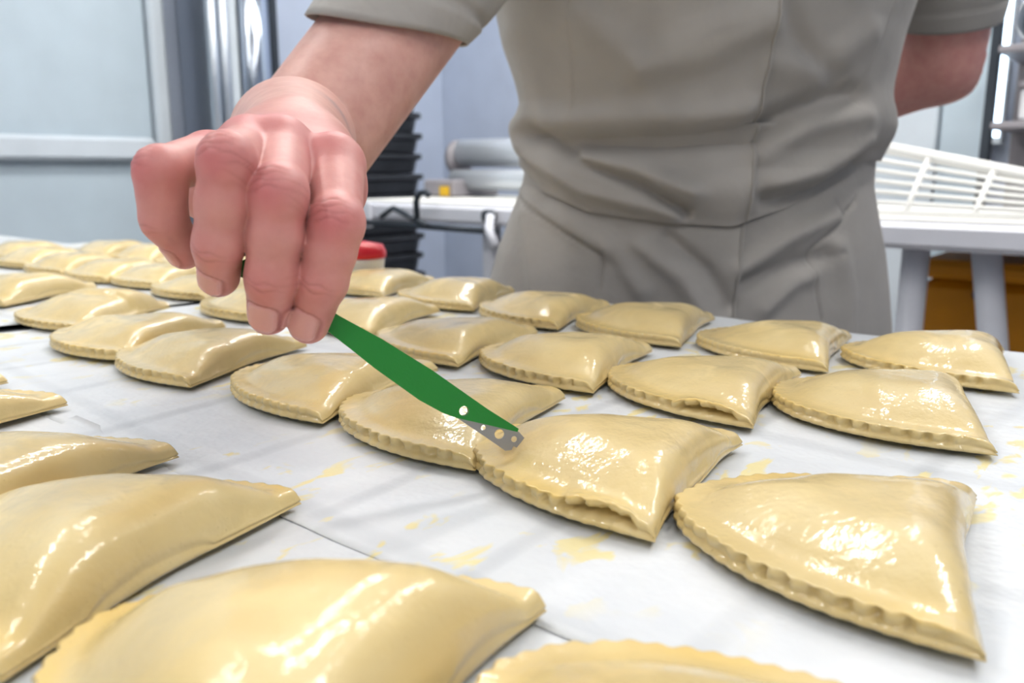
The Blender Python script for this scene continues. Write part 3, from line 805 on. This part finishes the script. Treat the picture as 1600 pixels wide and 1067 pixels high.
def edge_strip(name, gx, gy, gz, line, rad):
    """turned cloth edge that follows a line over the front"""
    pts = []
    for k in range(0, gx.shape[0], 3):
        j = int(np.argmin(np.abs(gx[k, :420] - line[k, :420]))); w = slice(max(0, j - 3), j + 1)
        pts.append((gx[k, j], gy[k, w].min() - rad * .25, gz[k, j]))
    MB().tube(pts, rad, 6).build(name, M['cloth'], person, True)
edge_strip('placket_edge', bx_, by_, Z, pl, .0014)
# skirt of the tunic
Zs = np.linspace(0.45, 1.075, 190) ; Zs = Zs[:, None] + 0 * phs[None, :]
PH = np.broadcast_to(phs[None, :], Zs.shape)
X, Yc = shell(Zs, PH, .000)
fr = np.clip(-np.sin(PH) * 2.2, 0, 1); disp = 0 * X
for pts, w, amp in [
    ([(800, 300), (855, 340), (945, 398)], .0020, -.0035), ([(945, 398), (938, 450)], .0016, -.0025), ([(805, 295), (860, 335), (950, 390)], .010, .003),
    ([(1272, 390), (1276, 440), (1284, 500)], .0016, -.003), ([(1275, 388), (1330, 350), (1362, 312)], .0018, -.003), ([(1290, 408), (1325, 395)], .0015, -.002),
    ([(1320, 315), (1330, 335), (1362, 320)], .0014, -.0025),
    ([(1150, 420), (1230, 370), (1310, 340)], .012, .006), ([(1160, 440), (1240, 410), (1300, 400)], .010, -.005), ([(1000, 380), (1060, 430), (1100, 500)], .013, .006),
    ([(1040, 370), (1100, 420), (1130, 470)], .009, -.005), ([(880, 330), (960, 380), (1000, 450)], .012, .005), ([(830, 340), (840, 400), (850, 470)], .014, .005),
    ([(1320, 390), (1330, 450), (1325, 520)], .014, .005), ([(1190, 480), (1240, 440), (1270, 430)], .010, .004)]:
    disp += fold(X, Zs, pts, w * .9, amp * 1.45) * fr
pl = line_x(1156, 350, 1136, 495, Zs)
disp += fr * .0080 * (1 / (1 + np.exp((X - pl) / .0007)) - .5)
disp += .0022 * waves(10, 78, .06, .22)(X, Zs * .5)
cxz = np.interp(Zs, zt, cx); nx_ = (X - cxz); ny_ = (Yc - cyf(Zs)); nl = np.hypot(nx_, ny_) + 1e-6
bx_, by_ = X + disp * nx_ / nl, Yc + disp * ny_ / nl
cloth_grid('tunic_skirt', bx_, by_, Zs, person, M['cloth'])
edge_strip('placket_edge', bx_, by_, Zs, pl, .0014)
# sleeves
def sleeve(pts, rads, seed, cut=(0, 0, 0)):
    """cloth tube along yoke, shoulder and hem points"""
    pts = np.array(pts); d = np.r_[0, np.cumsum(np.linalg.norm(np.diff(pts, axis=0), axis=1))]; d /= d[-1]
    nt_, na_ = 90, 96
    tv = np.linspace(0, 1, nt_); c = np.stack([np.interp(tv, d, pts[:, i]) for i in range(3)], 1); rv_ = np.interp(tv, d, rads)
    for _ in range(60):
        c[1:-1] = (c[:-2] + c[2:] + 2 * c[1:-1]) / 4; rv_[1:-1] = (rv_[:-2] + rv_[2:] + 2 * rv_[1:-1]) / 4
    tan = np.gradient(c, axis=0); tan /= np.linalg.norm(tan, axis=1)[:, None]
    ax = tan[-1]; u0 = unit(np.cross(ax, np.array([0, 0, 1.0])))
    u = u0 - tan * (tan @ u0)[:, None]; u /= np.linalg.norm(u, axis=1)[:, None]; w = np.cross(tan, u)
    t = tv[:, None]; ph = np.linspace(0, 2 * np.pi, na_, endpoint=False)[None, :]
    f = waves(8, seed, .05, .14)
    r = rv_[:, None] + .0022 * f(t * .25 + 0 * ph, np.cos(ph) * .06) + .0016 * np.cos(ph * 3 + t * 5 + seed)
    r = r - .0022 * np.exp(-((t - .93) / .006) ** 2) + .0012 * (t > .935)         # stitched hem
    dirx = np.cos(ph)[..., None] * u[:, None, :] + np.sin(ph)[..., None] * w[:, None, :]
    ext = (dirx @ np.array(cut)) * (t ** 3)                                       # hem plane tilt
    p = c[:, None, :] + ax * ext[..., None] + dirx * r[..., None]
    return cloth_grid('tunic_sleeve', p[..., 0], p[..., 1], p[..., 2], person, M['cloth'], thick=.002)
HEM = ELBOW + (SHOULDER - ELBOW) * .33
sleeve([np.array([.16, 1.0, 1.36]), SHOULDER, HEM], [.088, .074, .0555], 5, (-.018, -.040, .030))
HEM2 = S2 + (E2 - S2) * .76
sleeve([np.array([.29, 1.0, 1.36]), S2, HEM2], [.088, .078, .0600], 6)
# hair
hb = MB(); hc = HEADC + np.array([0, .022, .03])
hb.lathe([(.070, -.085), (.086, -.04), (.088, 0), (.083, .035), (.066, .065), (.040, .082), (.012, .089)], hc, 32)
hb.build('hair', plain('brown_hair', lin(74, 54, 40), 0.6, bump=0.5, bscale=300), person, True)
# trousers and shoes below the tunic
for sx in (-.095, .095):
    b = MB(); c0 = .225 + sx
    b.tube([(c0, BY, .62), (c0, BY, .45), (c0, BY + .01, .25), (c0, BY + .02, .07)], [.095, .080, .068, .062], 28)
    b.build('trouser_leg', M['cloth'], person, True)
    s_ = MB(); prof = [(c0, BY + .08, .045), (c0, BY + .03, .05), (c0, BY - .05, .045), (c0, BY - .13, .036), (c0, BY - .165, .030)]
    s_.tube(prof, [.030, .045, .043, .036, .022], 18); s_.build('shoe', M['black'], person, True)

# ---------------------------------------------------------------- the scoring knife
k0, k1 = at(376, 418, .333), at(812, 688, .349)
k1 = np.array([k1[0], k1[1], k1[2]])
kx = unit(k1 - k0); kn_ = np.array([0.10, -1.0, .28]); kn_ = unit(kn_ - kx * (kn_ @ kx)); ky = np.cross(kx, kn_)
if ky[2] < 0: ky = -ky
Lk = np.linalg.norm(k1 - k0)
kn = empty('scoring_knife', tuple(k0)); tag(kn, 'green plastic scoring knife with a short razor blade held in the hand', 'knife')
def slab(outline, holes, th, name, mat, parent, off=0.0):
    """flat piece with round holes, given in knife coordinates (along, across)"""
    import bmesh
    bm = bmesh.new()
    loops = [outline] + [[(c[0] + c[2] * math.cos(2 * math.pi * i / 20), c[1] + c[2] * math.sin(2 * math.pi * i / 20)) for i in range(20)] for c in holes]
    edges = []
    for lp in loops:
        vs = [bm.verts.new((p[0], p[1], 0)) for p in lp]
        edges += [bm.edges.new((vs[i], vs[(i + 1) % len(vs)])) for i in range(len(vs))]
    bmesh.ops.triangle_fill(bm, use_beauty=True, use_dissolve=False, edges=edges)
    g = bmesh.ops.extrude_face_region(bm, geom=list(bm.faces))
    for v in [e for e in g['geom'] if isinstance(e, bmesh.types.BMVert)]: v.co.z += th
    bmesh.ops.recalc_face_normals(bm, faces=bm.faces)
    V = [kx * v.co.x + ky * v.co.y + kn_ * (v.co.z - th / 2 + off) for v in bm.verts]
    bm.verts.index_update(); Fc = [tuple(v.index for v in f.verts) for f in bm.faces]; bm.free()
    o = mesh(name, V, Fc, mat, parent, False)
    return o
camp = np.array([0, 0, CAM_Z])
def kp(px, py):
    d = at(px, py, 1.0) - camp
    t = ((k0 - camp) @ kn_) / (d @ kn_); p = camp + d * t - k0
    return (p @ kx, p @ ky)
h_out = [kp(*p) for p in [(372, 430), (440, 471), (514, 519), (550, 547), (585, 575), (620, 600), (655, 625), (690, 644), (711, 652), (756, 662), (807, 674), (809, 669), (760, 638), (720, 610), (676, 579), (597, 530), (531, 494), (450, 444), (386, 404), (378, 408)]]
rv = kp(724, 641.5)
slab(h_out, [(rv[0], rv[1], .0021)], .0034, 'handle', M['green'], kn)
b_out = [kp(*p) for p in [(713, 652), (735, 667), (756, 681), (775, 694), (789, 704), (799, 703), (802, 697), (807, 699), (813, 692), (819, 684), (811, 675), (806, 671), (756, 656)]]
h1, h2, h3 = kp(780, 678), kp(803, 686), kp(755, 668)
slab(b_out, [(h1[0], h1[1], .0021), (h2[0], h2[1], .0013), (h3[0], h3[1], .0011)], .0006, 'blade', M['blade'], kn)

# ---------------------------------------------------------------- background: dough sheeter bench
bz = 0.938
sh = empty('dough_sheeter', room(-0.2, 1.95, 0)); tag(sh, 'white dough sheeter bench with conveyor wings behind the person', 'machine')
MB(True).box(-2.05, 1.60, 1.68, 2.30, bz - .056, bz - .006, .01).build('side_frame', M['enamel'], sh)
MB(True).box(-2.02, 1.58, 1.70, 2.28, bz - .0055, bz, .002).build('conveyor_belt', M['belt'], sh)
MB(True).box(-2.06, -1.92, 1.662, 1.679, bz - .08, bz - .004, .004).build('end_plate', M['enamel'], sh)
for X, dx in ((-1.55, 0), (-0.456, 0), (-0.335, .145), (0.9, 0)):
    MB(True).tube([(X, 1.78, bz - .058), (X + dx, 1.78, 0.0)], .026, 12).build('leg', M['enamel'], sh, True)
for X in (-1.55, 0.55):
    MB(True).tube([(X, 2.2, bz - .058), (X, 2.2, 0.0)], .026, 12).build('leg', M['enamel'], sh, True)
# roller head with rolls
MB(True).tube([(-1.99, 2.14, bz + .140), (-1.45, 2.14, bz + .140)], .045, 24).build('upper_roll', M['roll'], sh, True)
MB(True).tube([(-1.97, 2.08, bz + .055), (-1.45, 2.08, bz + .055)], .032, 24).build('lower_roll', M['roll'], sh, True)
MB(True).tube([(-2.018, 2.14, bz + .125), (-1.995, 2.14, bz + .125)], .058, 28).build('end_cap', M['shelfm'], sh, True)
MB(True).box(-2.04, -1.90, 2.00, 2.22, bz + .001, bz + .055, .006).build('roll_block', M['shelfm'], sh)
MB(True).box(-1.95, -1.92, 1.985, 1.999, bz + .004, bz + .034).build('warning_sticker', M['yellow'], sh)
# catch lever on the front
MB(True).tube([(-1.86, 1.655, bz - .045), (-1.80, 1.648, bz - .018), (-1.66, 1.640, bz - .062)], .008, 10).build('catch_lever', M['dark'], sh, True)
MB(True).tube([(-1.70, 1.642, bz - .045), (-1.70, 1.640, bz + .004), (-1.685, 1.640, bz + .026), (-1.66, 1.640, bz + .028), (-1.65, 1.640, bz + .018)], .009, 10).build('lever_hook', M['dark'], sh, True)
MB(True).tube([(-1.95, 1.650, bz - .062), (-1.42, 1.650, bz - .066)], .009, 10).build('lower_rod', M['dark'], sh, True)
MB(True).tube([(-1.45, 1.66, bz - .03), (-1.43, 1.63, bz - .06), (-1.40, 1.62, bz - .10)], .012, 10).build('release_handle', M['enamel'], sh, True)
MB(True).tube([(-1.46, 1.676, bz - .03), (-1.46, 1.655, bz - .03)], .018, 14).build('pivot_bolt', M['dark'], sh, True)

# white wire safety guard on the right wing
gd = empty('safety_guard', room(-0.3, 1.9, bz)); tag(gd, 'white wire safety guard lying tilted on the right wing of the dough sheeter', 'guard')
def gp(X, k): zt_ = 1.068 - .20 * (X + .58); zl_ = bz + .006; return (X, 1.90 - .022 * k, zt_ + (zl_ - zt_) * k / 6.0)
MB(True).tube([gp(-.60, -.3), gp(-.20, -.3), gp(.10, -.3)], .013, 10).build('top_rail', M['grille'], gd, True)
for k in range(1, 7): MB(True).tube([gp(-.60, k), gp(.10, k)], .005, 6).build('wire', M['grille'], gd, True)
for X in (-.58, -.48, -.36, -.24, -.10, .05): MB(True).tube([gp(X, -.2), gp(X, 6)], .006, 6).build('cross_wire', M['grille'], gd, True)
MB(True).box(-.62, .12, 1.76, 1.765, bz + .001, bz + .012).build('foot_strip', M['grille'], gd)

# stack of black trays beyond the end of the bench
NTR = 12; zt0 = 0.40; hh = .0755
ords = ['topmost', 'second', 'third', 'fourth', 'fifth', 'sixth', 'seventh', 'eighth', 'ninth', 'tenth', 'eleventh', 'lowest']
SX, SY = -2.625, 2.19
dl = empty('tray_dolly', room(SX, SY, 0)); tag(dl, 'grey dolly carrying the stack of black trays', 'dolly')
MB(True).box(SX - .215, SX + .215, SY - .20, SY + .20, .12, zt0 - .002, .01).build('platform', M['shelfm'], dl)
for a in (-.18, .18):
    for b in (-.15, .15):
        MB(True).lathe([(.03, 0.0), (.05, .02), (.05, .08), (.03, .118)], (SX + a, SY + b, 0), 14).build('caster', M['dark'], dl, True)
for k in range(NTR):
    z = zt0 + k * hh + .0005 * k; jx = random.uniform(-.008, .008)
    o = empty('bread_tray', room(SX + jx, SY, z))
    nm = ords[NTR - 1 - k]
    tag(o, 'black stacking tray, %s of the stack beyond the bench' % (nm if nm in ('topmost', 'lowest') else nm + ' from the top'), 'tray', 'stacked black trays')
    w, d = .215, .20
    prof = [(.88, 0), (.90, .010), (.93, .050), (1.0, .056), (1.0, .0745), (.97, .0745), (.92, .056), (.87, .012), (0.2, .012)]
    b = MB(True); ring = [(-1, -.8), (-.94, -.94), (-.8, -1), (.8, -1), (.94, -.94), (1, -.8), (1, .8), (.94, .94), (.8, 1), (-.8, 1), (-.94, .94), (-1, .8)]
    vv_ = [(SX + jx + p[0] * w * r_, SY + p[1] * d * r_, z + q) for (r_, q) in prof for p in ring]; n = 12
    ff_ = [(i * n + j, i * n + (j + 1) % n, i * n + n + (j + 1) % n, i * n + n + j) for i in range(len(prof) - 1) for j in range(n)]
    ff_ += [tuple(range(n - 1, -1, -1)), tuple(range((len(prof) - 1) * n, len(prof) * n))]
    b.add(vv_, ff_); b.build('shell', M['black'], o)

# tall stainless cabinet by the left wall
cb = empty('steel_cabinet', room(-2.73, 1.75, 0)); tag(cb, 'tall stainless steel cabinet with rounded uprights beside the cold-room door', 'cabinet')
MB(True).box(-2.865, -2.64, 1.64, 1.90, .02, 2.5, .01).build('body', M['steel'], cb)
for Y in (1.625, 1.668): MB(True).tube([(-2.62, Y, .02), (-2.62, Y, 2.5)], .018, 18).build('upright', M['steel'], cb, True)
MB(True).box(-2.64, -2.625, 1.69, 1.725, .02, 2.5, .004).build('door_strip', M['rail'], cb)
MB(True).tube([(-2.64, 1.79, .02), (-2.64, 1.79, 2.5)], .060, 36).build('rounded_door', M['chrome'], cb, True)
MB(True).box(-2.639, -2.615, 1.853, 1.880, .02, 2.5, .004).build('edge_strip', M['dark'], cb)

# tub with a red lid on the far edge of the work table
tp = np.array([-.174, .985]); tz = TABLE_Z + .0005
tu = empty('tub', (tp[0], tp[1], tz)); tag(tu, 'small white tub with a red lid at the far table edge', 'tub')
MB().lathe([(.020, 0), (.023, .003), (.0265, .036), (.027, .039), (.025, .039)], (tp[0], tp[1], tz), 32).build('bowl', M['tub'], tu, True)
MB().lathe([(.0280, .0395), (.0288, .041), (.0288, .046), (.025, .054), (.006, .058)], (tp[0], tp[1], tz), 32).build('lid', M['red'], tu, True)

# right side: wall panels, daylight gap, shelf with pots, orange crate
struct(MB(True).box(-1.35, -0.715, YB - .05, YB - .001, 0.02, 2.4, .006).build('door_2', M['rail']))
struct(MB(True).box(-0.705, -0.575, YB - .06, YB - .001, 0.02, 2.5, .006).build('trim_3', M['panel']))
w1 = empty('window_1', room(-.555, YB, 1.2)); w1['kind'] = 'structure'
MB(True).box(-.567, -.546, YB - .035, YB - .030, 1.12, 2.3).build('pane', M['sky'], w1)
for q in ((-.573, -.5675, 1.10, 2.32), (-.5455, -.540, 1.10, 2.32), (-.567, -.546, 2.301, 2.32), (-.567, -.546, 1.10, 1.119)):
    MB(True).box(q[0], q[1], YB - .05, YB - .001, q[2], q[3]).build('frame', M['rail'], w1)
# wall shelf unit at the right with pots and boxes
su = empty('wall_shelf', room(-.2, 2.8, 0)); tag(su, 'grey metal shelf unit on the back wall at the right edge', 'shelf')
for z in (1.150, 1.345): MB(True).box(-.52, .40, 2.62, 2.94, z - .02, z, .004).build('shelf_board', M['shelfm'], su)
MB(True).box(-.52, .40, 2.925, 2.945, .02, 1.9, .003).build('back_panel', M['shelfm'], su)
for X in (-.525, .405): MB(True).box(X - .012, X + .012, 2.62, 2.65, .02, 1.9, .003).build('post', M['dark'], su)
def lying_pan(X, Y, z, r, d, label):
    o = empty('steel_pot', room(X, Y, z)); tag(o, label, 'pot')
    n = 30; prof = [(r * .86, d), (r * .97, d * .95), (r, d * .8), (r, 0), (r * 1.05, -.004), (r * .95, -.004), (r * .93, d * .75), (r * .8, d * .86), (r * .1, d * .88)]
    v = [(X + q[0] * math.cos(2 * math.pi * k / n), Y + q[1], z + r * 1.05 + q[0] * math.sin(2 * math.pi * k / n)) for q in prof for k in range(n)]
    f = [(i * n + k, i * n + (k + 1) % n, i * n + n + (k + 1) % n, i * n + n + k) for i in range(len(prof) - 1) for k in range(n)] + [tuple(range((len(prof) - 1) * n, len(prof) * n)), tuple(range(n - 1, -1, -1))]
    MB(True).add(v, f).build('bowl', M['steel'], o, True)
    MB(True).tube([(X + r * 1.0, Y + .02, z + r * 1.1), (X + r * 1.3, Y - .005, z + r * 1.1), (X + r * 1.3, Y - .005, z + r * .8), (X + r * 1.0, Y + .02, z + r * .8)], .005, 8).build('handle', M['steel'], o, True)
lying_pan(-.43, 2.66, 1.346, .062, .14, 'steel pot lying on its side on the upper shelf board')
bx = empty('storage_box', room(-.40, 2.72, 1.151)); tag(bx, 'white plastic box with a lid on the lower shelf board', 'box')
MB(True).box(-.46, -.33, 2.65, 2.84, 1.151, 1.235, .008).build('body', M['tub'], bx)
MB(True).box(-.466, -.324, 2.644, 2.846, 1.2355, 1.255, .006).build('lid', M['shelfm'], bx)
bb = MB(True).box(-.20, .10, 2.66, 2.90, 1.346, 1.53, .01).build('shelf_crate', M['blue']); tag(bb, 'blue plastic crate on the upper shelf board', 'crate')
# orange bin under the bench
ob = empty('orange_bin', room(-.20, 2.1, 0)); tag(ob, 'orange plastic bin standing under the right wing of the bench', 'bin')
MB(True).box(-.49, .12, 1.96, 2.24, .002, .80, .02).build('body', M['orange'], ob)
MB(True).box(-.50, .13, 1.95, 2.25, .801, .84, .012).build('rim', M['orange'], ob)
MB(True).tube([(-.37, 1.945, .775), (-.37, 1.958, .775)], .014, 14).build('rivet', M['dark'], ob, True)
